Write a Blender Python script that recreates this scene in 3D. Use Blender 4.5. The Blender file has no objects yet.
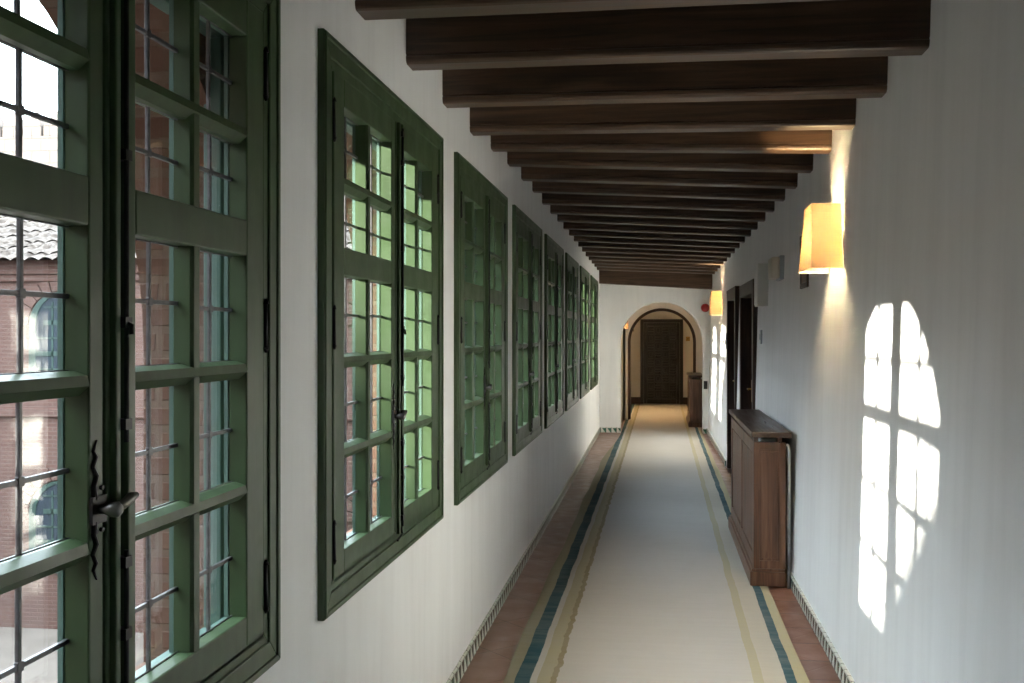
import bpy, bmesh, math, random
from mathutils import Vector, Matrix
random.seed(7)
scene = bpy.context.scene
COL = scene.collection
PI = math.pi

# ------------------------------------------------------------------ helpers
class MB:
    """collects shapes in one bmesh, links them as ONE mesh object"""
    def __init__(self): self.bm = bmesh.new()
    def faces(self, vs, fs):
        v = [self.bm.verts.new(p) for p in vs]
        for f in fs:
            try: self.bm.faces.new([v[i] for i in f])
            except ValueError: pass
        return self
    def hexa(self, p):
        """p: 8 points, bottom ring 0-3, top ring 4-7"""
        return self.faces(p, [(3,2,1,0),(4,5,6,7),(0,1,5,4),(1,2,6,5),(2,3,7,6),(3,0,4,7)])
    def box(self, x0, x1, y0, y1, z0, z1):
        return self.hexa([(x0,y0,z0),(x1,y0,z0),(x1,y1,z0),(x0,y1,z0),(x0,y0,z1),(x1,y0,z1),(x1,y1,z1),(x0,y1,z1)])
    def prism(self, pts, fn0, fn1):
        """extrude a 2-D outline: fn0/fn1 map (a,b) to a 3-D point at each end"""
        n = len(pts)
        vs = [fn0(*p) for p in pts] + [fn1(*p) for p in pts]
        fs = [tuple(range(n))[::-1], tuple(range(n, 2*n))]
        fs += [(i, (i+1) % n, n+(i+1) % n, n+i) for i in range(n)]
        return self.faces(vs, fs)
    def tube(self, path, r, seg=10):
        path = [Vector(p) for p in path]; rings = []
        for i, p in enumerate(path):
            d = (path[min(i+1, len(path)-1)] - path[max(i-1, 0)]).normalized()
            up = Vector((0,0,1)) if abs(d.z) < .9 else Vector((1,0,0))
            a = d.cross(up).normalized(); b = d.cross(a)
            rr = r[i] if isinstance(r, (list, tuple)) else r
            rings.append([self.bm.verts.new(p + a*math.cos(t)*rr + b*math.sin(t)*rr) for t in [2*PI*k/seg for k in range(seg)]])
        for A, B in zip(rings, rings[1:]):
            for k in range(seg): self.bm.faces.new((A[k], A[(k+1) % seg], B[(k+1) % seg], B[k]))
        self.bm.faces.new(rings[0][::-1]); self.bm.faces.new(rings[-1]); return self
    def build(self, name, m, parent=None, bevel=0, smooth=False, seg=2):
        bmesh.ops.recalc_face_normals(self.bm, faces=self.bm.faces)
        me = bpy.data.meshes.new(name); self.bm.to_mesh(me); self.bm.free()
        o = bpy.data.objects.new(name, me); COL.objects.link(o)
        me.materials.append(m)
        if smooth:
            for p in me.polygons: p.use_smooth = True
        if parent is not None: o.parent = parent
        if bevel:
            b = o.modifiers.new('bevel', 'BEVEL'); b.width = bevel; b.segments = seg; b.limit_method = 'ANGLE'; b.angle_limit = math.radians(40)
        return o

def tag(o, label, cat=None, group=None, kind=None):
    o['label'] = label
    if cat: o['category'] = cat
    if group: o['group'] = group
    if kind: o['kind'] = kind
    return o
def empty(name, loc=(0,0,0)):
    o = bpy.data.objects.new(name, None); COL.objects.link(o); o.location = loc; o.empty_display_size = .1; return o
def copy_tree(o, parent=None):
    c = o.copy(); COL.objects.link(c)
    if parent is not None: c.parent = parent
    for ch in list(o.children): copy_tree(ch, c)
    return c

# ------------------------------------------------------------------ materials
class NT:
    def __init__(self, name):
        self.m = bpy.data.materials.new(name); self.m.use_nodes = True
        self.t = self.m.node_tree; self.n = self.t.nodes; self.b = self.n['Principled BSDF']
    def new(self, typ, **kw):
        n = self.n.new(typ)
        for k, v in kw.items(): setattr(n, k, v)
        return n
    def link(self, a, b): self.t.links.new(a, b)
    def put(self, sock, v):
        if hasattr(v, 'is_linked') or hasattr(v, 'links'): self.link(v, sock)
        else: sock.default_value = v
    def math(self, op, a, b=0.0, c=None):
        n = self.new('ShaderNodeMath', operation=op); self.put(n.inputs[0], a); self.put(n.inputs[1], b)
        if c is not None: self.put(n.inputs[2], c)
        return n.outputs[0]
    def pos(self):
        if not hasattr(self, '_xyz'):
            tc = self.new('ShaderNodeTexCoord'); s = self.new('ShaderNodeSeparateXYZ'); self.link(tc.outputs['Object'], s.inputs[0])
            self._co = tc.outputs['Object']; self._xyz = s.outputs
        return self._co, self._xyz[0], self._xyz[1], self._xyz[2]
    def comb(self, x, y, z):
        n = self.new('ShaderNodeCombineXYZ'); self.put(n.inputs[0], x); self.put(n.inputs[1], y); self.put(n.inputs[2], z); return n.outputs[0]
    def scale(self, v, s):
        n = self.new('ShaderNodeVectorMath', operation='MULTIPLY'); self.link(v, n.inputs[0]); n.inputs[1].default_value = s; return n.outputs[0]
    def noise(self, v, scale, detail=4, rough=.55, dist=0):
        n = self.new('ShaderNodeTexNoise'); self.link(v, n.inputs['Vector']); n.inputs['Scale'].default_value = scale
        n.inputs['Detail'].default_value = detail; n.inputs['Roughness'].default_value = rough; n.inputs['Distortion'].default_value = dist
        return n.outputs[0]
    def ramp(self, f, stops, interp='LINEAR'):
        n = self.new('ShaderNodeValToRGB'); cr = n.color_ramp; cr.interpolation = interp
        while len(cr.elements) < len(stops): cr.elements.new(.5)
        for e, (p, c) in zip(cr.elements, stops):
            e.position = p; e.color = (*c, 1) if len(c) == 3 else c
        self.put(n.inputs[0], f); return n.outputs[0]
    def mix(self, f, a, b):
        n = self.new('ShaderNodeMix', data_type='RGBA'); self.put(n.inputs[0], f)
        self.put(n.inputs[6], (*a, 1) if isinstance(a, tuple) else a); self.put(n.inputs[7], (*b, 1) if isinstance(b, tuple) else b)
        return n.outputs[2]
    def bump(self, h, strength=.2, dist=.01):
        n = self.new('ShaderNodeBump'); self.link(h, n.inputs['Height']); n.inputs['Strength'].default_value = strength; n.inputs['Distance'].default_value = dist
        self.link(n.outputs[0], self.b.inputs['Normal'])
    def fin(self, color=None, rough=.5, spec=.5, metal=0):
        if color is not None: self.put(self.b.inputs['Base Color'], (*color, 1) if isinstance(color, tuple) else color)
        self.put(self.b.inputs['Roughness'], rough); self.b.inputs['Specular IOR Level'].default_value = spec
        self.b.inputs['Metallic'].default_value = metal; return self.m

def plain(name, c, rough=.5, spec=.5, metal=0, nz=.0, nscale=20):
    t = NT(name)
    if nz:
        co = t.pos()[0]; n = t.noise(co, nscale)
        a = tuple(v*(1-nz) for v in c); b = tuple(min(1, v*(1+nz)) for v in c)
        return t.fin(t.ramp(n, [(.3, a), (.7, b)]), rough, spec, metal)
    return t.fin(c, rough, spec, metal)

def mat_plaster():
    t = NT('white_plaster'); co, x, y, z = t.pos()
    streak = t.noise(t.scale(co, (9, 9, .8)), 1.0, 5, .6, .4)
    blot = t.noise(co, 2.2, 3)
    f = t.math('ADD', t.math('MULTIPLY', streak, .65), t.math('MULTIPLY', blot, .35))
    c = t.ramp(f, [(.30, (.74, .735, .725)), (.5, (.80, .797, .787)), (.70, (.84, .838, .83))])
    fine = t.noise(t.scale(co, (60, 60, 14)), 1.0, 4)
    h = t.math('ADD', t.math('MULTIPLY', streak, .8), t.math('MULTIPLY', fine, .25))
    t.bump(h, .16, .003)
    return t.fin(c, .62, .3)
def mat_green(name, c, chip=.0):
    t = NT(name); co, x, y, z = t.pos()
    n = t.noise(t.scale(co, (22, 22, 3)), 1.0, 5)
    col = t.ramp(n, [(.3, tuple(v*.82 for v in c)), (.7, tuple(v*1.15 for v in c))])
    if chip:
        sp = t.noise(co, 34, 6, .7)
        col = t.mix(t.ramp(sp, [(.69, (0,0,0)), (.73, (1,1,1))]), col, (.02, .02, .016))
    t.bump(n, .12, .004)
    return t.fin(col, t.ramp(t.noise(co, 9, 3), [(.3, (.38,)*3), (.7, (.52,)*3)]), .5)
def mat_wood(name, dark, mid, lite, axis=0, rough=.45, fine=1.0, bmp=.25):
    t = NT(name); co, x, y, z = t.pos()
    oi = t.new('ShaderNodeObjectInfo'); off = t.new('ShaderNodeVectorMath', operation='ADD'); t.link(co, off.inputs[0])
    t.link(t.comb(t.math('MULTIPLY', oi.outputs['Random'], 37.0), t.math('MULTIPLY', oi.outputs['Random'], 11.0), 0.0), off.inputs[1])
    s = [34*fine, 34*fine, 34*fine]; s[axis] = 1.6
    g = t.noise(t.scale(off.outputs[0], tuple(s)), 1.0, 6, .6, .7)
    s2 = [5, 5, 5]; s2[axis] = 1.2
    kn = t.noise(t.scale(off.outputs[0], tuple(s2)), 1.0, 3)
    c = t.ramp(g, [(.28, dark), (.52, mid), (.75, lite)])
    c = t.mix(t.ramp(kn, [(.60, (0,0,0)), (.74, (.85,)*3)]), c, tuple(v*.55 for v in dark))
    t.bump(g, bmp, .004)
    return t.fin(c, t.ramp(g, [(.3, (rough-.08,)*3), (.7, (rough+.12,)*3)]), .5)
def mat_brick(name, c1, c2, mortar, bw=.25, bh=.062, ms=.012):
    t = NT(name); co, x, y, z = t.pos()
    br = t.new('ShaderNodeTexBrick'); br.offset = .5
    t.link(t.comb(t.math('ADD', x, y), z, 0.0), br.inputs['Vector'])
    br.inputs['Color1'].default_value = (*c1, 1); br.inputs['Color2'].default_value = (*c2, 1); br.inputs['Mortar'].default_value = (*mortar, 1)
    br.inputs['Scale'].default_value = 1; br.inputs['Mortar Size'].default_value = ms; br.inputs['Mortar Smooth'].default_value = .25
    br.inputs['Brick Width'].default_value = bw; br.inputs['Row Height'].default_value = bh; br.inputs['Bias'].default_value = 0
    n = t.noise(co, 5, 6, .65); n2 = t.noise(co, 46, 4)
    c = t.mix(t.math('MULTIPLY', t.ramp(n, [(.35, (0,0,0)), (.75, (1,1,1))]), .45), br.outputs['Color'], mortar)
    c = t.mix(t.math('MULTIPLY', n2, .35), c, tuple(v*.5 for v in c1))
    h = t.math('ADD', t.math('MULTIPLY', br.outputs['Fac'], -1.0), t.math('MULTIPLY', n2, .5))
    t.bump(h, .6, .008)
    return t.fin(c, .85, .2)
def mat_floor():
    t = NT('terracotta_tiles'); co, x, y, z = t.pos()
    def bricks(v, w, h, off):
        br = t.new('ShaderNodeTexBrick'); br.offset = off; t.link(v, br.inputs['Vector'])
        br.inputs['Color1'].default_value = (.27, .125, .085, 1); br.inputs['Color2'].default_value = (.19, .092, .066, 1); br.inputs['Mortar'].default_value = (.085, .05, .038, 1)
        br.inputs['Scale'].default_value = 1; br.inputs['Mortar Size'].default_value = .006; br.inputs['Mortar Smooth'].default_value = .3
        br.inputs['Brick Width'].default_value = w; br.inputs['Row Height'].default_value = h
        return br
    a = bricks(t.comb(t.math('ADD', y, .1), t.math('ADD', x, .05), 0.0), .29, .3, .37)
    u = t.math('MULTIPLY', t.math('ADD', x, y), .7071); v = t.math('MULTIPLY', t.math('SUBTRACT', y, x), .7071)
    b = bricks(t.comb(u, v, 0.0), .39, .39, 0.0)
    side = t.math('GREATER_THAN', x, 0.0)
    c = t.mix(side, b.outputs['Color'], a.outputs['Color'])
    n = t.noise(co, 7, 5)
    c = t.mix(t.math('MULTIPLY', n, .5), c, (.13, .075, .06))
    t.bump(t.math('MULTIPLY', t.math('ADD', a.outputs['Fac'], b.outputs['Fac']), -1.0), .4, .004)
    c = t.mix(t.math('MULTIPLY', t.math('SUBTRACT', 1.0, side), .4), c, (.36, .235, .175))
    return t.fin(c, t.ramp(n, [(.3, (.3,)*3), (.7, (.5,)*3)]), .5)
def mat_azulejo():
    t = NT('glazed_border_tiles'); co, x, y, z = t.pos()
    u = t.math('FRACT', t.math('DIVIDE', t.math('ADD', t.math('ADD', x, y), 50.0), .085))
    v = t.math('DIVIDE', z, .085)
    tri = t.math('GREATER_THAN', t.math('ADD', u, t.math('MULTIPLY', v, .75)), .92)
    tri2 = t.math('LESS_THAN', u, .08)
    f = t.math('MULTIPLY', tri, t.math('LESS_THAN', v, .86))
    n = t.noise(co, 25, 3)
    c = t.mix(f, t.ramp(n, [(.3, (.6, .6, .55)), (.7, (.74, .74, .68))]), (.05, .14, .095))
    c = t.mix(tri2, c, (.12, .12, .1))
    return t.fin(c, .25, .5)
def mat_rug():
    t = NT('woven_runner'); co, x, y, z = t.pos()
    wob = t.noise(t.comb(0.0, y, 0.0), 2.2, 3); wob2 = t.noise(t.comb(3.0, y, 0.0), 7.0, 2)
    u = t.math('SUBTRACT', x, t.math('MULTIPLY', t.math('SUBTRACT', y, 4.8), .0052))
    u = t.math('ADD', u, t.math('MULTIPLY', t.math('SUBTRACT', wob, .5), .03))
    left = t.math('LESS_THAN', x, -.2)
    jag = t.math('MULTIPLY', t.math('MULTIPLY', t.math('SUBTRACT', wob2, .5), .05), left)
    ul = t.math('ADD', u, jag)
    f = t.math('ADD', t.math('MULTIPLY', u, .5), .5); fl = t.math('ADD', t.math('MULTIPLY', ul, .5), .5)
    P = lambda v: .5 + .5*v
    cream = (.44, .43, .415); blue = (.022, .075, .095); pale = (.36, .335, .235); olive = (.255, .225, .14); marg = (.41, .37, .24); edge2 = (.46, .43, .37)
    c1 = t.ramp(f, [(0, (.27, .25, .175)), (P(-.643), blue), (P(-.578), cream), (P(.443), (.40, .365, .25)), (P(.486), edge2), (P(.586), blue), (P(.640), marg)], 'CONSTANT')  # left margin colour darkened for shade and wear
    c2 = t.ramp(fl, [(0, pale), (P(-.484), olive), (P(-.449), cream)], 'CONSTANT')
    inz = t.math('MULTIPLY', t.math('GREATER_THAN', u, -.538), t.math('LESS_THAN', ul, -.449))
    c = t.mix(inz, c1, c2)
    weave = t.noise(t.scale(co, (9, 120, 9)), 1.0, 3); weft = t.noise(t.scale(co, (2.5, 22, 1)), 1.0, 4); dirt = t.noise(co, 2.6, 5)
    k = t.math('ADD', t.math('MULTIPLY', weft, .5), t.math('MULTIPLY', dirt, .5))
    c = t.mix(t.ramp(k, [(.35, (.26,)*3), (.62, (0,)*3)]), c, (.36, .345, .32))
    t.bump(t.math('ADD', weave, t.math('MULTIPLY', weft, 1.5)), .35, .004)
    return t.fin(c, .92, .15)
def mat_glass():
    t = NT('old_window_glass'); n = t.n; n.remove(t.b)
    lw = t.new('ShaderNodeLayerWeight'); lw.inputs['Blend'].default_value = .5
    f = t.math('ADD', t.math('MULTIPLY', t.math('POWER', lw.outputs['Facing'], 5.0), .96), .04)
    tr = t.new('ShaderNodeBsdfTransparent'); tr.inputs[0].default_value = (.965, .98, .97, 1)
    gl = t.new('ShaderNodeBsdfGlossy'); gl.inputs['Roughness'].default_value = .02
    co = t.pos()[0]; bp = t.new('ShaderNodeBump'); bp.inputs['Strength'].default_value = .10; bp.inputs['Distance'].default_value = .004
    t.link(t.noise(co, 9, 2), bp.inputs['Height']); t.link(bp.outputs[0], gl.inputs['Normal'])
    mx = t.new('ShaderNodeMixShader'); t.link(f, mx.inputs[0]); t.link(tr.outputs[0], mx.inputs[1]); t.link(gl.outputs[0], mx.inputs[2])
    t.link(mx.outputs[0], n['Material Output'].inputs[0]); return t.m
def mat_shade():
    t = NT('parchment_shade'); n = t.n; n.remove(t.b)
    d = t.new('ShaderNodeBsdfDiffuse'); d.inputs[0].default_value = (.78, .70, .56, 1)
    tl = t.new('ShaderNodeBsdfTranslucent'); tl.inputs[0].default_value = (.125, .072, .034, 1)
    mx = t.new('ShaderNodeMixShader'); mx.inputs[0].default_value = .62
    t.link(d.outputs[0], mx.inputs[1]); t.link(tl.outputs[0], mx.inputs[2]); t.link(mx.outputs[0], n['Material Output'].inputs[0]); return t.m
def mat_tiles():
    t = NT('clay_roof_tiles'); co = t.pos()[0]
    n = t.noise(co, 3.5, 6, .7); n2 = t.noise(co, 14, 4)
    c = t.ramp(t.math('ADD', t.math('MULTIPLY', n, .6), t.math('MULTIPLY', n2, .4)), [(.35, (.025, .018, .015)), (.5, (.07, .055, .046)), (.68, (.15, .13, .115))])
    t.bump(n2, .5, .02); return t.fin(c, .9, .2)

M = dict(
    plaster=mat_plaster(), green=mat_green('green_paint', (.042, .076, .029), .1), outgreen=mat_green('daylit_teal_paint', (.10, .175, .15)),  # outgreen: paler teal carries the daylight on the outer side
    beam=mat_wood('dark_beam_wood', (.030, .0165, .0095), (.080, .045, .026), (.145, .084, .049), 0, .42),
    boards=mat_wood('dark_ceiling_boards', (.022, .013, .009), (.05, .03, .019), (.085, .052, .034), 1, .6),
    walnut=mat_wood('brown_cabinet_wood', (.055, .027, .017), (.13, .066, .042), (.23, .135, .09), 2, .38, .8),
    slab=mat_wood('polished_top_wood', (.030, .016, .011), (.060, .034, .023), (.10, .062, .044), 1, .34, .8, .04),
    doorwood=mat_wood('dark_door_wood', (.014, .008, .006), (.04, .019, .013), (.085, .042, .028), 2, .55),
    blackdoor=mat_wood('near_black_door_wood', (.004, .0035, .0035), (.008, .007, .007), (.016, .014, .014), 2, .33),
    brick=mat_brick('pier_brick', (.165, .085, .06), (.135, .07, .05), (.17, .115, .085)),
    farbrick=mat_brick('courtyard_brick', (.115, .060, .048), (.095, .05, .041), (.13, .09, .077), .27, .07, .012),
    stone=mat_brick('pale_battlement_stone', (.15, .12, .10), (.12, .097, .083), (.075, .06, .052), .6, .38, .03),
    floor=mat_floor(), azulejo=mat_azulejo(), rug=mat_rug(), glass=mat_glass(), shade=mat_shade(), tiles=mat_tiles(),
    iron=plain('black_iron', (.018, .018, .019), .42, .5, .6, .3, 40), steel=plain('worn_steel', (.20, .195, .185), .42, .5, .8, .2, 60),
    lead=plain('grey_lead', (.13, .13, .135), .42, .5, .5, .25, 60), white=plain('white_enamel', (.72, .72, .70), .4, .5, 0, .03, 8),
    cream=plain('cream_plastic', (.62, .56, .46), .4), red=plain('red_plastic', (.35, .012, .015), .35), grey=plain('grey_pipe_paint', (.32, .35, .38), .35, .5, 0, .05, 8),
    darkglass=plain('dark_window_glass', (.03, .04, .05), .12, .6), ground=plain('courtyard_paving', (.13, .11, .095), .9, .2, 0, .2, 1.5),
    fargreen=mat_green('courtyard_window_paint', (.035, .062, .052)),
    brass=plain('brass', (.45, .30, .10), .35, .5, .9), bulb=None)
t = NT('lit_bulb'); t.b.inputs['Emission Color'].default_value = (1, .72, .36, 1); t.b.inputs['Emission Strength'].default_value = 6; M['bulb'] = t.fin((.9, .85, .7), .4)

# ------------------------------------------------------------------ key dimensions
L = -.905                                   # plaster face of the window wall
YE = 17.2                                   # end wall
def XR(y, z): return .86 + .027*z - .002*(y - 4)
WW = 1.62
WY = [.780, 2.715, 4.65, 6.60, 8.55, 10.54, 12.57, 14.64]      # window starts
Y0 = -1.7
ZC = 2.80

# ------------------------------------------------------------------ setting: walls, floor, ceiling
def wall_with_rects(mb, x0, x1, ya, yb, za, zb, holes):
    """holes sorted along y: (y0,y1,z0,z1)"""
    y = ya
    for (h0, h1, z0, z1) in holes:
        mb.box(x0, x1, y, h0, za, zb); mb.box(x0, x1, h0, h1, za, z0); mb.box(x0, x1, h0, h1, z1, zb); y = h1
    mb.box(x0, x1, y, yb, za, zb)
WB = [-1.165]                                # unseen window added behind the viewpoint for more daylight
allw = WB + WY
mb = MB(); wall_with_rects(mb, -1.0, L, Y0, YE+.3, -.35, ZC+.3, [(y+.06, y+WW-.06, .87, 2.375) for y in allw])
tag(mb.build('wall_left', M['plaster']), 'white plastered wall that holds the row of green windows', 'wall', kind='structure')

def arch_pts(c, zs, r, n=24): return [(c + r*math.cos(PI*k/n), zs + r*math.sin(PI*k/n)) for k in range(n+1)]
def arch_bay(mb, fn, a0, a1, c, r, zlow, zsill, zs, ztop, n=24):
    """wall bay a0..a1 with an arched hole; fn(a,z,side) gives the 3-D point, side 0 = near face, 1 = far face"""
    def blk(p00, p01, p10, p11):   # each (a,z): bottom-left, bottom-right, top-left, top-right
        mb.hexa([fn(*p00,0), fn(*p01,0), fn(*p01,1), fn(*p00,1), fn(*p10,0), fn(*p11,0), fn(*p11,1), fn(*p10,1)])
    if zsill > zlow: blk((a0,zlow),(a1,zlow),(a0,zsill),(a1,zsill))
    blk((a0,zsill),(c-r,zsill),(a0,zs),(c-r,zs)); blk((c+r,zsill),(a1,zsill),(c+r,zs),(a1,zs))
    blk((a0,zs),(c-r,zs),(a0,ztop),(c-r,ztop)); blk((c+r,zs),(a1,zs),(c+r,ztop),(a1,ztop))
    pts = arch_pts(c, zs, r, n)[::-1]
    for (b0, z0), (b1, z1) in zip(pts, pts[1:]): blk((b0,z0),(b1,z1),(b0,ztop),(b1,ztop))

mb = MB()
edges = [Y0] + [ (a+WW+b)/2+.05 for a, b in zip(allw, allw[1:]) ] + [YE+.3]
for y, e0, e1 in zip(allw, edges, edges[1:]):
    arch_bay(mb, lambda a, z, s: (-1.0 if s == 0 else -1.27, a, z), e0, e1, y+WW/2+.05, .84, -3.4, .78, 1.55, 3.0)
tag(mb.build('wall_exterior', M['brick']), 'brick arcade wall with arched openings outside the green windows', 'wall', kind='structure')

def xwall(mb, y0, y1, z0, z1, th=.3):
    mb.hexa([(XR(y0,z0),y0,z0),(XR(y0,z0)+th,y0,z0),(XR(y1,z0)+th,y1,z0),(XR(y1,z0),y1,z0),
             (XR(y0,z1),y0,z1),(XR(y0,z1)+th,y0,z1),(XR(y1,z1)+th,y1,z1),(XR(y1,z1),y1,z1)])
DR = [(9.55, 10.95, 2.03), (11.6, 12.85, 2.06)]
mb = MB(); y = Y0
for (a, b, zt) in DR:
    xwall(mb, y, a, -.35, ZC+.3); xwall(mb, a, b, zt, ZC+.3); xwall(mb, a, b, -.35, 0); y = b
xwall(mb, y, YE+.3, -.35, ZC+.3)
mb.box(1.16, 1.3, 9.3, 13.1, -.3, 2.4)
tag(mb.build('wall_right', M['plaster']), 'white plastered wall with the sun patches, lamps and wooden doors', 'wall', kind='structure')

mb = MB(); mb.box(-1.1, 1.3, Y0, 24.8, -.3, 0.0)
tag(mb.build('floor', M['floor']), 'terracotta tile floor along both sides of the runner', 'floor', kind='structure')
mb = MB(); mb.box(-1.6, 1.4, Y0-.3, YE+.3, ZC, ZC+.25)
tag(mb.build('ceiling', M['boards']), 'dark board ceiling above the row of beams', 'ceiling', kind='structure')
mb = MB(); mb.box(-1.5, 1.4, Y0-.3, Y0, -.3, ZC+.2)
tag(mb.build('wall_back', M['plaster']), 'white wall closing the corridor behind the viewpoint', 'wall', kind='structure')

AC, AR, AZ = .097, .66, 1.47
mb = MB(); arch_bay(mb, lambda a, z, s: (a, YE if s == 0 else YE+.26, z), -1.0, 1.2, AC, AR, 0, 0, AZ, ZC+.2, 36)
tag(mb.build('wall_end', M['plaster']), 'white end wall with the round arch', 'wall', kind='structure')
# lobby and passage beyond the arch
Y2, YB = 19.75, 24.35
mb = MB(); arch_bay(mb, lambda a, z, s: (a, Y2 if s == 0 else Y2+.22, z), -.9, 1.2, .115, .63, 0, 0, 1.46, 2.6, 36)
tag(mb.build('wall_passage_arch', M['plaster']), 'second arch, set back behind the arch of the end wall', 'wall', kind='structure')
mb = MB(); n = 36
for (b0, z0), (b1, z1) in zip(arch_pts(.115, 1.46, .63, n), arch_pts(.115, 1.46, .63, n)[1:]):
    k = .92; q = lambda b, z: (.115+(b-.115)*k, 1.46+(z-1.46)*k)
    p0, p1 = q(b0,z0), q(b1,z1)
    mb.hexa([(b0,Y2+.04,z0),(b1,Y2+.04,z1),(b1,Y2+.18,z1),(b0,Y2+.18,z0),(p0[0],Y2+.04,p0[1]),(p1[0],Y2+.04,p1[1]),(p1[0],Y2+.18,p1[1]),(p0[0],Y2+.18,p0[1])])
mb.box(.115-.63, .115-.58, Y2+.04, Y2+.18, 0, 1.46); mb.box(.115+.58, .115+.63, Y2+.04, Y2+.18, 0, 1.46)
tag(mb.build('trim_1', M['doorwood']), 'dark wooden frame lining the second arch', 'trim', kind='structure')
mb = MB(); mb.box(-.9, -.60, YE+.26, Y2, 0, 2.6); mb.box(-.9, -.56, Y2, YB, 0, 2.6)
tag(mb.build('wall_passage_left', M['plaster']), 'plastered left wall of the passage beyond the arch', 'wall', kind='structure')
mb = MB(); mb.box(.86, 1.2, YE+.26, Y2, 0, 2.6); mb.box(.86, 1.2, Y2, YB, 0, 2.6)
tag(mb.build('wall_passage_right', M['plaster']), 'plastered right wall of the passage beyond the arch', 'wall', kind='structure')
mb = MB(); mb.box(-.9, 1.2, YB, YB+.3, 0, 2.6)
tag(mb.build('wall_passage_end', M['plaster']), 'plastered wall around the black carved door', 'wall', kind='structure')
mb = MB(); mb.box(-.95, 1.25, YE+.26, YB+.3, 2.45, 2.7)
tag(mb.build('ceiling_passage', M['plaster']), 'plain ceiling of the passage beyond the arch', 'ceiling', kind='structure')

# tile baseboards
mb = MB(); mb.box(L, L+.012, Y0, YE, 0, .085)
tag(mb.build('baseboard_left', M['azulejo'], bevel=.003), 'green and white tile border at the foot of the window wall', 'baseboard', kind='structure')
mb = MB(); y = Y0
for (a, b) in [(Y0, 9.5), (11.0, 11.55), (12.9, YE)]:
    mb.hexa([(XR(a,0)-.012,a,0),(XR(a,0)+.01,a,0),(XR(b,0)+.01,b,0),(XR(b,0)-.012,b,0),(XR(a,0)-.012,a,.085),(XR(a,0)+.01,a,.085),(XR(b,0)+.01,b,.085),(XR(b,0)-.012,b,.085)])
tag(mb.build('baseboard_right', M['azulejo'], bevel=.003), 'green and white tile border at the foot of the lamp wall', 'baseboard', kind='structure')
mb = MB(); mb.box(L, AC-AR, YE-.012, YE, 0, .085); mb.box(AC+AR, XR(YE,0), YE-.012, YE, 0, .085)
tag(mb.build('baseboard_end', M['azulejo'], bevel=.003), 'green and white tile border at the foot of the end wall', 'baseboard', kind='structure')

# ------------------------------------------------------------------ beams
def beam_profile(w=.13, h=.2):
    e = [(0, h), (0, .036), (.006, .033), (.006, .029), (-.001, .026), (.001, .012), (.006, .004), (.016, 0)]
    return e + [(w-a, b) for a, b in e[::-1]]
def sm(t): t = max(0, min(1, t)); return t*t*(3-2*t)
ORD = 'nearest second third fourth fifth sixth seventh eighth ninth tenth eleventh twelfth thirteenth fourteenth fifteenth sixteenth seventeenth eighteenth nineteenth twentieth twenty-first'.split()
for k in range(21):
    y = 3.10 + .663*k + random.uniform(-.012, .012)
    zl = 2.592 + .07*sm((y-4.5)/2.5) - .05*sm((y-9)/8); zr = 2.586 - .0045*(y-3.4)
    zl += random.uniform(-.006, .006); w = .125 + random.uniform(-.008, .008)
    pr = beam_profile(w, .24)
    mb = MB(); N = 8
    for i in range(N):
        f0, f1 = i/N, (i+1)/N
        X0, X1 = L-.02+(1.0+.94)*f0*.985, L-.02+(1.0+.94)*f1*.985
        X0 = L-.02 + (XR(y,2.6)+.02-(L-.02))*f0; X1 = L-.02 + (XR(y,2.6)+.02-(L-.02))*f1
        wob = lambda f: .004*math.sin(f*7+k)
        mb.prism(pr, lambda a, b, X=X0, f=f0: (X, y+a+wob(f), zl+(zr-zl)*f+b), lambda a, b, X=X1, f=f1: (X, y+a+wob(f), zl+(zr-zl)*f+b))
    bmesh.ops.remove_doubles(mb.bm, verts=mb.bm.verts, dist=.0005)
    # drop the inner caps between the segments
    inner = [f for f in mb.bm.faces if len(f.verts) > 6 and L < f.calc_center_median().x < XR(y,2.6)-.02]
    bmesh.ops.delete(mb.bm, geom=inner, context='FACES_ONLY')
    o = mb.build('ceiling_beam', M['beam'])
    lab = 'dark moulded wooden ceiling beam, %s in the row counted from the near end' % ORD[k]
    if k == 0: lab = 'dark moulded wooden ceiling beam cut by the top edge, nearest of the row'
    if k == 4: lab = 'dark wooden ceiling beam just above the near lamp glow, fifth from the near end'
    tag(o, lab, 'beam', 'ceiling beams')
pr = [(0, 0), (.16, 0), (.16, .17), (0, .17)]
mb = MB(); mb.prism(pr, lambda a, b: (L-.02, YE-.17+a, 2.43+b*1.6), lambda a, b: (.90, YE-.17+a, 2.32+b*1.9))
tag(mb.build('ceiling_beam', M['beam'], bevel=.008), 'dark wooden wall plate lying along the top of the end wall', 'beam')

# ------------------------------------------------------------------ windows
FX, SX, GX, BX = -.886, -.892, -.930, -.935      # casing front, sash front, glass, sash back
Z0W, Z1W = .825, 2.428
def board_mitre(mb, quad, x0, x1):
    """quad: four (y,z) corners"""
    mb.prism(quad, lambda a, b: (x0, a, b), lambda a, b: (x1, a, b))
def frame_ring(mb, y0, y1, z0, z1, w, x0, x1):
    o = [(y0,z0),(y1,z0),(y1,z1),(y0,z1)]; i = [(y0+w,z0+w),(y1-w,z0+w),(y1-w,z1-w),(y0+w,z1-w)]
    for k in range(4): board_mitre(mb, [o[k], o[(k+1)%4], i[(k+1)%4], i[k]], x0, x1)
def vbar(mb, y, z0, z1, w=.034):
    p = [(-w/2, BX), (w/2, BX), (w/2, SX-.010), (.012, SX-.003), (-.012, SX-.003), (-w/2, SX-.010)]
    mb.prism(p, lambda a, b: (b, y+a, z0), lambda a, b: (b, y+a, z1))
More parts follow.
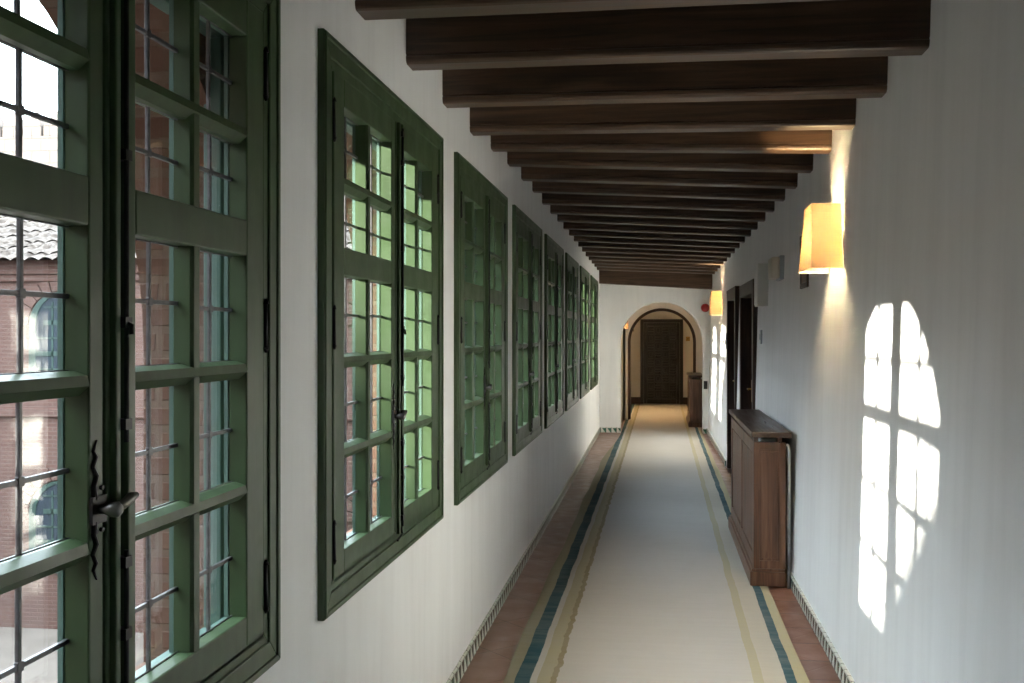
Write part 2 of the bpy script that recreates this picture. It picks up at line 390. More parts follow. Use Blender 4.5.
def hbar(mb, z, y0, y1, w=.040):
    p = [(-w/2, BX), (w/2, BX), (w/2, GX+.012), (.013, SX-.003), (-.004, SX), (-w/2, GX+.020)]
    mb.prism(p, lambda a, b: (b, y0, z+a), lambda a, b: (b, y1, z+a))
ROWS_LOW = [(.978, 1.236), (1.274, 1.503), (1.541, 1.773)]
ROWS_UP = [(1.852, 2.022), (2.060, 2.258)]
def make_sash(win, y0, y1, o0, o1, right):
    mb = MB()
    zb, zt = .902, 2.340
    def piece(a0, a1, c0, c1): mb.box(BX, SX, a0, a1, c0, c1)
    piece(y0, o0, zb, zt)
    if not right: piece(o1, y1, zb, zt)
    else: piece(o1, y1, zb, zt)
    for (c0, c1) in ((zb, .978), (1.773, 1.852), (2.258, zt)): piece(o0, o1, c0, c1)
    s = mb.build('sash', M['green'], win, bevel=.0035)
    # muntins
    ym = (o0+o1)/2
    mb = MB(); vbar(mb, ym, .972, 1.778); vbar(mb, ym, 1.847, 2.264)
    for z in (1.255, 1.522, 2.041): hbar(mb, z, o0-.003, o1+.003)
    mb.build('muntin_bars', M['green'], s)
    # outside lips, pale paint standing in for daylight on them
    mb = MB(); xo0, xo1 = BX-.010, BX-.001
    for (a0, a1) in ((o0-.012, o0+.002), (ym-.016, ym+.016), (o1-.002, o1+.012)):
        mb.box(xo0, xo1, a0, a1, .97, 2.266)
    for z in (1.255, 1.522, 1.812, 2.041): mb.box(xo0+.003, xo1, o0, o1, z-.018, z+.018)
    mb.box(xo0, xo1, o0-.012, o1+.012, .955, .976); mb.box(xo0, xo1, o0-.012, o1+.012, 2.26, 2.275)
    mb.build('outer_muntin_lip', M['outgreen'], s)
    # panes and lead
    gm, lm = MB(), MB()
    cols = [(o0, ym-.017), (ym+.017, o1)]
    for (c0, c1) in ROWS_LOW + ROWS_UP:
        for (a0, a1) in cols:
            gm.box(GX-.002, GX+.002, a0-.004, a1+.004, c0-.004, c1+.004)
            j = random.uniform(-.004, .004); yc, zc = (a0+a1)/2+j, (c0+c1)/2+random.uniform(-.006, .006)
            lm.box(GX-.003, GX+.004, yc-.0040, yc+.0040, c0, c1); lm.box(GX-.003, GX+.004, a0, a1, zc-.0040, zc+.0040)
            lm.box(GX-.002, GX+.0055, yc-.0075, yc+.0075, zc-.0075, zc+.0075)
            for (v0, v1) in ((c0, c0+.003), (c1-.003, c1)): lm.box(GX+.002, GX+.004, a0, a1, v0, v1)
    gm.build('glass_panes', M['glass'], s); lm.build('lead_cames', M['lead'], s, bevel=.001)
    # hinges
    yh = y0-.010 if not right else y1+.004
    for z in (1.02, 1.62, 2.2):
        h = MB(); h.tube([(SX+.004, yh, z-.05), (SX+.002, yh, z+.05)], .005, 10); h.tube([(SX+.004, yh, z+.05), (SX+.004, yh, z+.062)], [.007, .003], 10)
        h.tube([(SX+.004, yh, z-.062), (SX+.004, yh, z-.05)], [.003, .007], 10)
        h.build('hinge', M['iron'], s, smooth=True)
    return s
def make_window():
    win = empty('window_1')
    mb = MB()
    frame_ring(mb, .026, WW, Z0W, Z1W, .062, -.94, FX)
    frame_ring(mb, .080, WW-.056, Z0W+.056, Z1W-.056, .034, -.97, FX-.006)
    frame_ring(mb, .030, WW-.004, Z0W+.004, Z1W-.004, .016, -.92, FX+.005)
    mb.build('casing', M['green'], win, bevel=.003)
    mb = MB(); frame_ring(mb, .045, WW-.045, Z0W+.015, Z1W-.06, .10, -1.012, -.9705)
    mb.build('outer_frame', M['outgreen'], win, bevel=.003)
    ls = make_sash(win, .132, .826, .230, .783, False)
    rs = make_sash(win, .838, 1.534, .935, 1.435, True)
    # moulded cover strip over the meeting stiles
    mb = MB()
    mb.box(-.950, -.901, .828, .840, .91, 2.335)
    mb.box(SX-.003, SX+.012, .846, .862, .905, 2.338); mb.box(SX-.003, SX+.005, .868, .874, .905, 2.338); mb.box(SX-.003, SX+.014, .882, .904, .905, 2.338)
    mb.build('cover_strip', M['green'], rs, bevel=.003)
    # iron latch: plate with wavy tails, keeper, knob with swivel
    zl = 1.318; yl = .805
    mb = MB(); x = SX+.0015
    mb.box(SX, SX+.006, yl-.022, yl+.022, zl-.022, zl+.022)
    for sg in (1, -1):
        pts = [(x, yl-.010, zl+sg*.018), (x, yl-.012, zl+sg*.04), (x, yl-.004, zl+sg*.055), (x, yl-.015, zl+sg*.07), (x, yl-.005, zl+sg*.085), (x, yl-.013, zl+sg*.095), (x, yl-.002, zl+sg*.112)]
        mb.tube(pts, [.006, .005, .005, .004, .004, .003, .0015], 8)
        for dy in (-.006, .012): mb.tube([(SX, yl+dy, zl+sg*.034), (SX+.005, yl+dy, zl+sg*.034)], .004, 8)
    la = mb.build('latch', M['iron'], win)
    mb = MB(); mb.tube([(SX, yl, zl), (SX+.014, yl, zl), (SX+.022, yl+.003, zl), (SX+.034, yl+.006, zl), (SX+.040, yl+.006, zl)], [.007, .007, .012, .013, .007], 12)
    mb.tube([(SX+.020, yl+.005, zl), (SX+.024, yl+.04, zl+.002), (SX+.024, yl+.065, zl+.010), (SX+.024, yl+.085, zl+.012)], [.007, .008, .009, .005], 12)
    mb.build('latch_knob', M['steel'], la, smooth=True)
    # long iron bolt on the meeting stile
    mb = MB(); mb.tube([(SX+.016, .872, 1.42), (SX+.016, .872, 2.32)], .004, 8); mb.tube([(SX+.016, .872, .93), (SX+.016, .872, 1.24)], .004, 8)
    for z in (.96, 1.1, 1.22, 1.45, 1.62, 1.9, 2.2, 2.30): mb.box(SX, SX+.020, .862, .884, z-.009, z+.009)
    mb.tube([(SX+.016, .872, 1.62), (SX+.024, .872, 1.615), (SX+.025, .872, 1.60)], .004, 8)
    mb.tube([(SX+.010, .872, .925), (SX+.018, .860, .905), (SX+.016, .80, .893)], .004, 8)
    mb.build('bolt', M['iron'], win)
    return win
proto = make_window()
wl = ['green casement window cut off by the near end, sky and battlements in its panes',
      'large green casement window, second along the white wall, complete in view',
      'green casement window, third along the white wall', 'green casement window, fourth along the white wall', 'green casement window, fifth along the white wall',
      'green casement window, sixth along the white wall', 'green casement window, seventh, last but one before the end wall', 'green casement window beside the end wall, last of the row']
for i, y in enumerate(WY):
    w = proto if i == 0 else copy_tree(proto)
    w.name = 'window_%d' % (i+1); w.location = (0, y, 0)
    tag(w, wl[i], 'window', 'green windows along the corridor', 'structure')

for y in WB:
    w = copy_tree(proto); w.name = 'window_9'; w.location = (0, y, 0)
    tag(w, 'unseen green casement window added beside the viewpoint for daylight, before the first one in view', 'window', None, 'structure')

# ------------------------------------------------------------------ runner
mb = MB(); N = 120; ya, yb = -1.5, 24.28
def drift(y): return .0052*(y-4.8)
rows = []
for i in range(N+1):
    y = ya+(yb-ya)*i/N; d = drift(y); w = .006*math.sin(y*1.7)+.004*math.sin(y*4.1+1)
    q = sm((y-13)/4); rows.append((y, (-.700+d*.6+w)*(1-q)-.553*q, (.694+d+.5*w)*(1-q)+.742*q))
vs, fs = [], []
for (y, a, b) in rows:
    vs += [(a, y, .001), (a, y, .011), (b, y, .011), (b, y, .001)]
for i in range(N):
    o = 4*i
    for k in range(4): fs.append((o+k, o+(k+1) % 4, o+4+(k+1) % 4, o+4+k))
fs += [(3,2,1,0), tuple(4*N+k for k in range(4))]
mb.faces(vs, fs)
tag(mb.build('rug_runner', M['rug']), 'long cream woven runner with blue and olive border stripes', 'rug')

# ------------------------------------------------------------------ doors of the right wall
def carved_leaf(mb, plane, a0, a1, z0, z1, nx, nz, d, rnd):
    """raised panel-work: a basket pattern of rails and small panels; plane(a,z,h) -> point with relief h"""
    def blk(b0, b1, c0, c1, h0, h1, ins=.006):
        p = lambda a, c, h: plane(a, c, h)
        mb.hexa([p(b0,c0,h0), p(b1,c0,h0), p(b1,c1,h0), p(b0,c1,h0), p(b0+ins,c0+ins,h1), p(b1-ins,c0+ins,h1), p(b1-ins,c1-ins,h1), p(b0+ins,c1-ins,h1)])
    blk(a0, a1, z0, z1, -.03, 0, 0)
    st = .07
    for (b0, b1, c0, c1) in ((a0, a0+st, z0, z1), (a1-st, a1, z0, z1), (a0+st, a1-st, z0, z0+st*1.5), (a0+st, a1-st, z1-st, z1)): blk(b0, b1, c0, c1, 0, d*1.2, .003)
    A0, A1, C0, C1 = a0+st+.008, a1-st-.008, z0+st*1.5+.008, z1-st-.008
    ca, cz = (A1-A0)/nx, (C1-C0)/nz
    for i in range(nx):
        for j in range(nz):
            x0, x1, y0, y1 = A0+i*ca, A0+(i+1)*ca, C0+j*cz, C0+(j+1)*cz; g = .007
            if (i+j) % 2 == 0:
                for q in range(3):
                    h = (y1-y0)/3; blk(x0+g, x1-g, y0+q*h+g*.6, y0+(q+1)*h-g*.6, 0, d*(.7+.4*(q == 1)))
            else:
                blk(x0+g, x1-g, y0+g, y1-g, 0, d*.6)
                blk(x0+ca*.28, x1-ca*.28, y0+cz*.22, y1-cz*.22, d*.55, d*1.25)
def side_door(n, a, b, zt, lab):
    root = empty('door_%d' % n, (XR(a, 0), (a+b)/2, 0))
    inv = Matrix.Translation((-root.location.x, -root.location.y, 0))
    mb = MB()
    for (q0, q1, c0, c1) in ((a-.045, a+.06, 0, zt+.05), (b-.06, b+.045, 0, zt+.05), (a+.06, b-.06, zt-.06, zt+.05)):
        mb.box(XR(a, 1)-.022, XR(a, 1)+.16, q0, q1, c0, c1)
    mb.box(XR(a, 2)-.05, XR(a, 2)+.0, a-.06, b+.06, zt+.03, zt+.065)
    mb.bm.transform(inv); mb.build('frame', M['doorwood'], root, bevel=.006)
    mb = MB(); xl = XR(a, 1)+.115
    carved_leaf(mb, lambda aa, z, h: (xl-h, aa, z), a+.06, b-.06, .01, zt-.06, 4, 8, .018, None)
    mb.bm.transform(inv); leaf = mb.build('leaf', M['doorwood'], root)
    mb = MB(); mb.box(xl-.03, xl-.018, b-.14, b-.10, .92, 1.14); mb.tube([(xl-.02, b-.12, 1.05), (xl-.07, b-.12, 1.05), (xl-.07, b-.22, 1.05)], .009, 10)
    mb.bm.transform(inv); mb.build('handle', M['brass'], leaf)
    return tag(root, lab, 'door', 'dark doors in the lamp wall', 'structure')
side_door(1, *DR[0], 'dark panelled wooden door just beyond the near radiator cover')
side_door(2, *DR[1], 'dark panelled wooden door nearer the far lamp')
# carved door at the end of the passage
d = empty('door_3', (.14, YB, 0)); inv = Matrix.Translation((-.14, -YB, 0))
mb = MB()
for (x0, x1, z0, z1) in ((-.345, -.27, 0, 1.95), (.55, .625, 0, 1.95), (-.27, .55, 1.87, 1.95)): mb.box(x0, x1, YB-.05, YB+.02, z0, z1)
mb.bm.transform(inv); mb.build('frame', M['blackdoor'], d, bevel=.006)
mb = MB(); carved_leaf(mb, lambda aa, z, h: (aa, YB-.02-h, z), -.268, .548, .012, 1.868, 4, 9, .034, None)
mb.bm.transform(inv); lf = mb.build('leaf', M['blackdoor'], d)
mb = MB(); mb.box(.455, .485, YB-.055, YB-.045, .9, 1.06); mb.tube([(.47, YB-.05, 1.0), (.47, YB-.09, 1.0), (.40, YB-.09, 1.0)], .008, 10)
mb.bm.transform(inv); mb.build('handle', M['iron'], lf)
tag(d, 'near-black carved wooden door closing the passage beyond the arch', 'door', None, 'structure')
mb = MB(); mb.box(-.56, -.345, YB-.03, YB, 0, .16); mb.box(.625, .86, YB-.03, YB, 0, .16)
tag(mb.build('baseboard_passage', M['doorwood'], bevel=.004), 'dark skirting either side of the black carved door', 'baseboard', kind='structure')

# ------------------------------------------------------------------ radiator covers
def radiator_cover(y0, y1, xf, xb, zt, lab, lab2):
    r = empty('radiator_cover', ((xf+xb)/2, (y0+y1)/2, 0)); inv = Matrix.Translation(tuple(-v for v in r.location))
    def B(mb, name, m, **k):
        mb.bm.transform(inv); return mb.build(name, m, r, **k)
    mb = MB(); mb.box(xf-.018, xb+.03, y0-.05, y1+.02, zt-.034, zt); B(mb, 'top_slab', M['slab'], bevel=.006)
    mb = MB(); mb.box(xf-.024, xb, y0-.022, y1+.01, .012, .10); mb.box(xf-.012, xb-.004, y0-.011, y1+.008, .10, .118); B(mb, 'plinth', M['walnut'], bevel=.004)
    zb = .118; zc = zt-.065
    # side panels facing along the corridor
    for ys, out in ((y0, -1), (y1, 1)):
        mb = MB(); i0, i1 = sorted((ys, ys-out*.022))
        for (a, b, c, e) in ((xf, xf+.036, zb, zc), (xb-.036, xb, zb, zc), (xf+.036, xb-.036, zb, zb+.05), (xf+.036, xb-.036, zc-.05, zc)): mb.box(a, b, i0, i1, c, e)
        j0, j1 = sorted((ys-out*.007, ys-out*.020)); mb.box(xf+.034, xb-.034, j0, j1, zb+.048, zc-.048)
        k0, k1 = sorted((ys-out*.003, ys-out*.012)); mb.box(xf+.050, xb-.050, k0, k1, zb+.066, zc-.066)
        B(mb, 'side_panel', M['walnut'], bevel=.003)
    # long front: frame, muntin, inset panels
    L0, L1 = y0+.023, y1-.023; ym = (L0+L1)/2
    mb = MB()
    for (a, b, c, e) in ((L0, L0+.07, zb, zc), (L1-.07, L1, zb, zc), (L0+.07, L1-.07, zb, zb+.08), (L0+.07, L1-.07, zc-.08, zc), (ym-.04, ym+.04, zb+.08, zc-.08)): mb.box(xf, xf+.024, a, b, c, e)
    B(mb, 'front_frame', M['walnut'], bevel=.003)
    for (a, b) in ((L0+.07, ym-.04), (ym+.04, L1-.07)):
        mb = MB(); mb.box(xf+.012, xf+.022, a-.003, b+.003, zb+.077, zc-.077)
        n = 14
        for i in range(n):
            q = a+.01+(b-a-.02)*i/n; mb.box(xf+.005, xf+.013, q+.004, q+(b-a-.02)/n-.004, zb+.09, zc-.09)
        B(mb, 'front_panel', M['walnut'], bevel=.002)
    for (a, b) in ((L0, L0+.03), (L1-.03, L1)):
        for (c, e) in ((xb-.05, xb-.02), (xf+.002, xf+.03)): mb = MB(); mb.box(c, e, a, b, zc, zt-.034); B(mb, 'support_block', M['walnut'])
    tag(r, lab, 'radiator cover', 'wooden radiator covers')
    # the radiator inside
    q = empty('radiator', ((xf+xb)/2, (y0+y1)/2, 0)); mb = MB()
    n = int((y1-y0-.2)/.06)
    for i in range(n):
        yy = y0+.07+.06*i; mb.box(xf+.05, xb-.05, yy, yy+.045, .14, zt-.05)
    mb.bm.transform(inv); mb.build('column_block', M['white'], q, bevel=.012)
    mb = MB(); mb.tube([(xb+.018, y0-.012, .0), (xb+.018, y0-.012, zt-.12), (xb+.016, y0-.004, zt-.10), (xb+.010, y0+.01, zt-.08)], .010, 12)
    mb.bm.transform(inv); mb.build('pipe', M['grey'], q, smooth=True)
    tag(q, lab2, 'radiator')
radiator_cover(6.80, 8.80, .617, .815, .985, 'tall brown wooden radiator cover standing on the runner edge, before the side doors', 'pale radiator inside the near wooden cover, its pipe behind')
radiator_cover(18.25, 19.62, .585, .79, .90, 'dark wooden radiator cover seen through the end arch', 'pale radiator inside the far wooden cover')

# ------------------------------------------------------------------ wall lamps
def sconce(loc, side, lab, power, size=1.0, grp='parchment wall lamps', warm=.34):
    """local: wall at x=0, lamp reaches to -x; y along the wall, z=0 lower rim"""
    r = empty('wall_lamp', loc); r.scale = (size*side, size, size)
    b = [(-.004,-.22,0), (-.158,-.22,0), (-.158,.22,0), (-.004,.22,0)]; tp = [(-.004,-.14,.325), (-.142,-.14,.325), (-.142,.14,.325), (-.004,.14,.325)]
    mb = MB(); vs = b+tp; mb.faces(vs, [(0,1,5,4), (1,2,6,5), (2,3,7,6)])
    o = mb.build('lamp_shade', M['shade'], r); 
    for P in (b, tp):
        mb = MB()
        for p, q in zip(P, P[1:]): mb.tube([p, q], .0032, 6)
        mb.build('shade_rim', M['cream'], o)
    mb = MB(); mb.box(-.010, 0, -.03, .03, .05, .17); mb.box(-.055, -.008, -.008, .008, .075, .09)
    mb.tube([(-.048, 0, .078), (-.048, 0, .110)], .012, 12); mb.build('wall_bracket', M['white'], r, bevel=.003)
    mb = MB(); mb.tube([(-.048, 0, .110), (-.048, 0, .118), (-.048, 0, .135), (-.048, 0, .155), (-.048, 0, .163)], [.009, .012, .018, .012, .003], 14); mb.build('light_bulb', M['bulb'], r, smooth=True)
    ld = bpy.data.lights.new('lamp_light', 'POINT'); ld.energy = power; ld.color = (1, .40+warm, warm+.06); ld.shadow_soft_size = .02
    lo = bpy.data.objects.new('lamp_light', ld); COL.objects.link(lo); lo.parent = r; lo.location = (-.048, 0, .14)
    return tag(r, lab, 'wall lamp', grp)
sconce((XR(5.5, 2.1)-.003, 5.5, 1.925), 1, 'lit parchment wall lamp on the right wall, largest and nearest of the lamps', 250)
sconce((XR(14.55, 2.0)-.003, 14.55, 1.865), 1, 'lit parchment wall lamp high on the right wall beside the far door', 250)
sconce((-.598, 18.85, 1.70), -1, 'small lit wall lamp just inside the end arch, on the left', 40, .75, warm=.24)
sconce((-.558, 21.5, 1.66), -1, 'small lit wall lamp beside the black carved door, past the second arch', 230, .75, warm=.24)

# ------------------------------------------------------------------ small fittings
def on_right(mb, name, m, **k): return mb.build(name, m, **k)
x = XR(8.8, 2); r = empty('junction_box', (x, 8.8, 1.83)); mb = MB(); mb.box(-.088, .004, -.12, .12, 0, .345); mb.build('housing', M['white'], r, bevel=.006)
mb = MB(); mb.box(-.093, -.087, -.11, .11, .012, .333); mb.build('cover', M['white'], r, bevel=.003)
tag(r, 'white metal box fixed high on the wall above the radiator cover', 'wall box')
x = XR(7.8, 2.1); r = empty('emergency_light', (x, 7.8, 2.0)); mb = MB(); mb.box(-.03, .004, -.13, .13, -.005, .165); mb.build('housing', M['grey'], r, bevel=.005)
mb = MB(); mb.box(-.088, -.03, -.12, .12, 0, .155); mb.build('diffuser', M['cream'], r, bevel=.012)
mb = MB(); mb.box(-.03, .004, .13, .16, .03, .13); mb.build('end_cap', M['iron'], r, bevel=.004)
tag(r, 'small cream emergency light box on the wall before the white box', 'emergency light')
x = XR(6.75, 2.05); r = empty('wall_plaque', (x, 6.61, 1.885)); mb = MB(); frame_pts = None
for (a, b, c, e) in ((-.16, -.13, 0, .33), (.13, .16, 0, .33), (-.13, .13, 0, .03), (-.13, .13, .30, .33)): mb.box(-.014, .003, a, b, c, e)
mb.build('frame', M['doorwood'], r, bevel=.004); mb = MB(); mb.box(-.008, .001, -.13, .13, .03, .30); mb.build('panel', M['walnut'], r)
tag(r, 'small dark wooden plaque half hidden behind the near lamp', 'plaque')
def switch(y, z, lab, m, h=.12):
    x = XR(y, z); r = empty('light_switch', (x, y, z)); mb = MB(); mb.box(-.012, .003, -.045, .045, 0, h); mb.build('plate', m, r, bevel=.003)
    mb = MB(); mb.box(-.018, -.011, -.02, .02, h*.3, h*.7); mb.build('rocker', m, r, bevel=.002); tag(r, lab, 'switch')
switch(9.1, 1.52, 'grey wall switch above the radiator cover, before the doors', M['grey'])
switch(13.35, 1.42, 'grey wall switch beyond the dark side doors', M['grey'], .2)
r = empty('fire_alarm', (.795, YE, 2.03)); mb = MB(); mb.tube([(0, .002, 0), (0, -.012, 0)], .075, 20); mb.build('base', M['white'], r)
mb = MB(); mb.tube([(0, -.012, 0), (0, -.035, 0), (0, -.055, 0), (0, -.062, 0)], [.068, .066, .045, .015], 20); mb.build('bell', M['red'], r, smooth=True)
tag(r, 'round red fire alarm on the end wall beside the far lamp', 'alarm')
r = empty('wall_socket', (.80, YE, .72)); mb = MB(); mb.box(-.03, .03, -.014, .002, 0, .13); mb.build('plate', M['iron'], r, bevel=.003)
mb = MB(); mb.tube([(0, -.013, .065), (0, -.02, .065)], .02, 14); mb.build('insert', M['iron'], r); tag(r, 'small dark wall socket on the end wall right of the arch', 'socket')
r = empty('door_plate', (.735, YB, 1.50)); mb = MB(); mb.box(-.045, .045, -.012, .002, -.05, .05); mb.build('plate', M['brass'], r, bevel=.004)
mb = MB(); mb.tube([(0, -.011, 0), (0, -.02, 0)], .014, 12); mb.build('button', M['iron'], r); tag(r, 'small brass bell plate right of the black carved door', 'bell plate')

# ------------------------------------------------------------------ courtyard: seen through the panes, plus unseen added buildings
GZ = -3.4
mb = MB(); mb.box(-60, -1.27, -40, 60, GZ-.3, GZ)
tag(mb.build('ground', M['ground']), 'paved courtyard floor below the windows', 'ground', kind='structure')
def corrugated(mb, P, U, V, nu, nv, amp=.055):
    """roof sheet of barrel tiles: P corner, U along the eave, V up the slope"""
    P, U, V = Vector(P), Vector(U), Vector(V); Nn = U.cross(V).normalized()
    if Nn.z < 0: Nn = -Nn
    seg = 6; grid = []
    for j in range(nv*2+1):
        row = []; c = (j//2)
        for i in range(nu*seg+1):
            wv = abs(math.cos(PI*i/seg/1.0)); jit = .015*math.sin(i//seg*5.3+c*2.1)
            t = (c + (1.0 if j % 2 else 0.0))/nv; t = min(t, 1.0)
            lift = .035*(0 if j % 2 else 1)
            row.append(mb.bm.verts.new(P + U*(i/(nu*seg)) + V*min(1, t + (jit if 0 < t < 1 else 0)) + Nn*(amp*wv + lift)))
        grid.append(row)
    for a, b in zip(grid, grid[1:]):
        for i in range(len(a)-1): mb.bm.faces.new((a[i], a[i+1], b[i+1], b[i]))
def arched_window(root, inv, fn, c, zs, w, zb):
    """green timber window under a small arch; fn(a,z,out) gives a point, out = towards the viewer"""
    n = 12; r = w/2
    out = [(c-r, zb)] + [(c+r*math.cos(PI-PI*k/n), zs+r*math.sin(PI*k/n)) for k in range(n+1)] + [(c+r, zb)]
    ins = [(c+(a-c)*.8, zb+.06+(z-zb)*.93-.0) for a, z in out]
    mb = MB(); m = len(out)
    for i in range(m):
        j = (i+1) % m
        mb.hexa([fn(*out[i],-.1), fn(*out[j],-.1), fn(*ins[j],-.1), fn(*ins[i],-.1), fn(*out[i],.03), fn(*out[j],.03), fn(*ins[j],.03), fn(*ins[i],.03)])
    nb = 6
    for k in (1, 2):
        a = c-.8*r+1.6*r*k/3; mb.hexa([fn(a-.015,zb+.05,-.06), fn(a+.015,zb+.05,-.06), fn(a+.015,zs+r*.7,-.06), fn(a-.015,zs+r*.7,-.06), fn(a-.015,zb+.05,.02), fn(a+.015,zb+.05,.02), fn(a+.015,zs+r*.7,.02), fn(a-.015,zs+r*.7,.02)])
    for k in range(1, nb):
        z = zb+(zs+r-zb)*k/nb; h = .04 if k % 2 == 0 else .015; q = .8*r if z < zs else .55*r
        mb.hexa([fn(c-q,z-h,-.06), fn(c+q,z-h,-.06), fn(c+q,z+h,-.06), fn(c-q,z+h,-.06), fn(c-q,z-h,.02), fn(c+q,z-h,.02), fn(c+q,z+h,.02), fn(c-q,z+h,.02)])
    mb.bm.transform(inv); f = mb.build('window', M['fargreen'], root)
    mb = MB(); mb.prism(ins, lambda a, z: fn(a, z, -.02), lambda a, z: fn(a, z, .008)); mb.bm.transform(inv); mb.build('pane', M['darkglass'], f)
    mb = MB()     # brick hood over the arch
    for k in range(n):
        p = lambda t, q: (c+q*math.cos(PI-PI*t/n), zs+q*math.sin(PI*t/n))
        a, b = p(k+.06, r+.02), p(k+.94, r+.02); e, g = p(k+.06, r+.24), p(k+.94, r+.24)
        mb.hexa([fn(*a,-.02), fn(*b,-.02), fn(*g,-.02), fn(*e,-.02), fn(*a,.045), fn(*b,.045), fn(*g,.045), fn(*e,.045)])
    mb.bm.transform(inv); mb.build('arch_hood', M['farbrick'], root)
# far range, facing the viewpoint
YF = 16.6
r = empty('brick_building', (-10, YF, GZ)); inv = Matrix.Translation((10, -YF, -GZ))
mb = MB(); mb.box(-24, -1.29, YF, YF+7, GZ, 2.85); mb.bm.transform(inv); mb.build('wall', M['farbrick'], r)
mb = MB(); mb.box(-24, -1.29, YF-.12, YF, 2.62, 2.86); mb.box(-24, -1.29, YF-.07, YF, 2.50, 2.62); mb.box(-24, -1.29, YF-.06, YF, .20, .34); mb.bm.transform(inv); mb.build('cornice', M['farbrick'], r, bevel=.01)
mb = MB(); corrugated(mb, (-24, YF-.42, 2.80), (22.5, 0, 0), (0, 3.9, 1.45), 90, 11); corrugated(mb, (-24, YF+7.4, 2.80), (22.5, 0, 0), (0, -3.92, 1.45), 90, 11)
mb.bm.transform(inv); mb.build('tile_roof', M['tiles'], r, smooth=False)
for c in (-4.3, -7.0, -9.98, -12.7, -15.2):
    arched_window(r, inv, lambda a, z, o: (a, YF-o, z), c, 1.75, 1.15, .75)
    arched_window(r, inv, lambda a, z, o: (a, YF-o, z), c, -1.45, 1.15, -2.45)
tag(r, 'pinkish brick building with a clay tile roof and arched green windows, outside the nearest window', 'building')
# battlements behind it
r = empty('battlement_wall', (-19, 30, GZ)); mb = MB(); mb.box(-34, -9, 30, 31, GZ, 7.7); mb.bm.transform(Matrix.Translation((19, -30, -GZ))); mb.build('wall', M['stone'], r)
for i in range(36):
    x0 = -33.6+.68*i
    mb = MB(); mb.box(x0, x0+.6, 30.02, 30.6, 7.7, 8.02); mb.hexa([(x0,30.02,8.02), (x0+.6,30.02,8.02), (x0+.6,30.6,8.02), (x0,30.6,8.02), (x0+.26,30.28,8.52), (x0+.34,30.28,8.52), (x0+.34,30.34,8.52), (x0+.26,30.34,8.52)])
    mb.bm.transform(Matrix.Translation((19, -30, -GZ))); mb.build('merlon', M['stone'], r, bevel=.02)
tag(r, 'pale stone wall with pointed battlements against the sky, above the tile roof', 'wall')
# unseen range, tower and gabled house, added to shade part of the windows
XW = -15.0
r = empty('brick_building', (XW, 12, GZ)); inv = Matrix.Translation((-XW, -12, -GZ))
mb = MB(); mb.box(XW-6, XW, 8.1, YF-.6, GZ, 4.2); mb.bm.transform(inv); mb.build('wall', M['farbrick'], r)
mb = MB(); corrugated(mb, (XW+.35, 8.12, 4.15), (0, YF-8.7, 0), (-3.3, 0, 1.0), 32, 9); corrugated(mb, (XW-6.35, 8.12, 4.15), (0, YF-8.7, 0), (3.1, 0, 1.0), 32, 9)
mb.bm.transform(inv); mb.build('tile_roof', M['tiles'], r)
mb = MB(); mb.box(XW-5, XW, 11.5, YF-.6, 4.2, 7.0); mb.bm.transform(inv); mb.build('added_upper_storey', M['farbrick'], r)  # storey added to keep most sun off the last window
mb = MB(); corrugated(mb, (XW+.35, 11.45, 6.95), (0, YF-12.0, 0), (-2.9, 0, .9), 24, 8); corrugated(mb, (XW-5.35, 11.45, 6.95), (0, YF-12.0, 0), (2.5, 0, .9), 24, 8)
mb.bm.transform(inv); mb.build('tile_roof', M['tiles'], r)
for c in (9.6, 12.0, 14.4):
    arched_window(r, inv, lambda a, z, o: (XW+o, a, z), c, 1.75, 1.15, .75); arched_window(r, inv, lambda a, z, o: (XW+o, a, z), c, -1.45, 1.15, -2.45)
tag(r, 'unseen long brick range across the courtyard, added to shade the windows opposite', 'building')
r = empty('unseen_brick_tower', (XW, 4.2, GZ)); inv = Matrix.Translation((-XW, -4.2, -GZ))  # out of view, placed to keep sun off the middle windows
mb = MB(); mb.box(XW-4, XW+.1, .30, 8.0, GZ, 6.9); mb.bm.transform(inv); mb.build('wall', M['farbrick'], r)
mb = MB(); mb.box(XW-4.1, XW+.2, .25, 8.05, 6.5, 6.7); mb.bm.transform(inv); mb.build('cornice', M['stone'], r)
for i in range(6):
    mb = MB(); y = .3+1.34*i; mb.box(XW-.5, XW+.1, y, y+.9, 6.9, 7.4); mb.bm.transform(inv); mb.build('merlon', M['stone'], r)
tag(r, 'unseen square brick tower, added across the courtyard to keep sun off the middle windows', 'tower')
r = empty('unseen_gabled_house', (XW, -5, GZ)); inv = Matrix.Translation((-XW, 5, -GZ))  # out of view, gable slope set to cut the second window's sun
def gz(y): return 6.02 - .82*(y+1.36)
mb = MB(); out = [(-9.2, GZ), (-.42, GZ), (-.42, gz(-.42)-.06), (-4.8, gz(-4.8)-.06), (-9.2, gz(-.42)-.06)]
mb.prism(out, lambda a, z: (XW-.1, a, z), lambda a, z: (XW-5, a, z)); mb.bm.transform(inv); mb.build('wall', M['farbrick'], r)
mb = MB(); y1, y2, y3 = -.38, -4.8, -9.3
mb.hexa([(XW,y2,gz(y2)-.10), (XW,y1,gz(y1)-.10), (XW-5.2,y1,gz(y1)-.10), (XW-5.2,y2,gz(y2)-.10), (XW,y2,gz(y2)), (XW,y1,gz(y1)), (XW-5.2,y1,gz(y1)), (XW-5.2,y2,gz(y2))])
mb.hexa([(XW,y3,gz(y1)-.10), (XW,y2,gz(y2)-.10), (XW-5.2,y2,gz(y2)-.10), (XW-5.2,y3,gz(y1)-.10), (XW,y3,gz(y1)), (XW,y2,gz(y2)), (XW-5.2,y2,gz(y2)), (XW-5.2,y3,gz(y1))])
mb.bm.transform(inv); mb.build('tile_roof', M['tiles'], r)
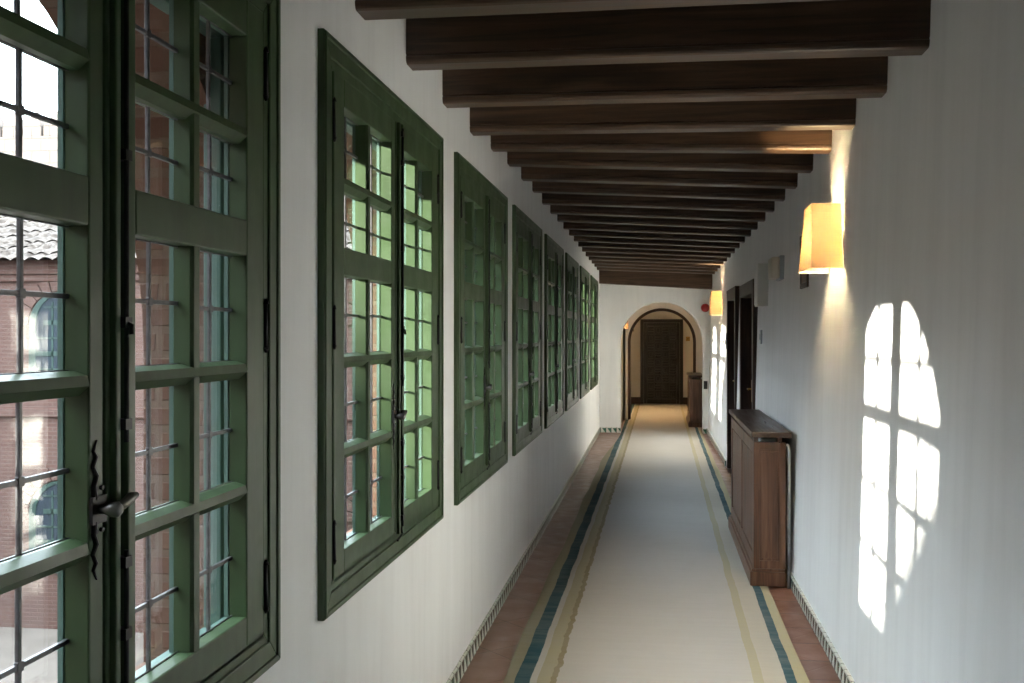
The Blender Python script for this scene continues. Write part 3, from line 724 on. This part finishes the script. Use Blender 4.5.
tag(r, 'unseen brick house end with a steep gable, added across the courtyard to cut the sun', 'building')

r = empty('brick_building', (-8, -5, GZ)); inv = Matrix.Translation((8, 5, -GZ))  # unseen wing, added to darken the sky beside the nearest window
mb = MB(); mb.box(-14.6, -1.29, -9.0, -1.72, GZ, 5.7); mb.bm.transform(inv); mb.build('wall', M['farbrick'], r)
mb = MB(); mb.box(-14.7, -1.29, -9.1, -1.66, 5.7, 5.82); mb.bm.transform(inv); mb.build('cornice', M['stone'], r, bevel=.01)
for c in (-4.2, -7.2, -10.2, -13.0):
    arched_window(r, inv, lambda a, z, o: (a, -1.72+o, z), c, 1.75, 1.15, .75); arched_window(r, inv, lambda a, z, o: (a, -1.72+o, z), c, -1.45, 1.15, -2.45)
tag(r, 'unseen tall brick wing, added close beside the nearest window to block sky light', 'building')

# ------------------------------------------------------------------ light
w = bpy.data.worlds.new('sky'); scene.world = w; w.use_nodes = True
bg = w.node_tree.nodes['Background']; bg.inputs[0].default_value = (.77, .885, 1.0, 1); bg.inputs[1].default_value = 16.0
sd = bpy.data.lights.new('sun', 'SUN'); sd.energy = 50; sd.angle = math.radians(1.5); sd.color = (1, .94, .84)
so = bpy.data.objects.new('sun', sd); COL.objects.link(so)
so.rotation_euler = Vector((-1, -.305, .297)).to_track_quat('Z', 'Y').to_euler()
so.location = (-10, -3, 8)

# ------------------------------------------------------------------ camera and view
cd = bpy.data.cameras.new('camera'); cam = bpy.data.objects.new('camera', cd); COL.objects.link(cam)
cam.location = (0, 0, 1.6); cam.rotation_euler = (PI/2, 0, math.atan(143.5/1050))
cd.sensor_width = 36; cd.lens = 36*1050/1024; cd.shift_y = -7/1024; cd.clip_start = .05; cd.clip_end = 300
scene.camera = cam
scene.view_settings.view_transform = 'Standard'; scene.view_settings.look = 'None'; scene.view_settings.gamma = 1; scene.view_settings.use_curve_mapping = False
scene.view_settings.exposure = 0.2
scene.cycles.max_bounces = 14; scene.cycles.diffuse_bounces = 8; scene.cycles.transparent_max_bounces = 24; scene.cycles.sample_clamp_indirect = 12
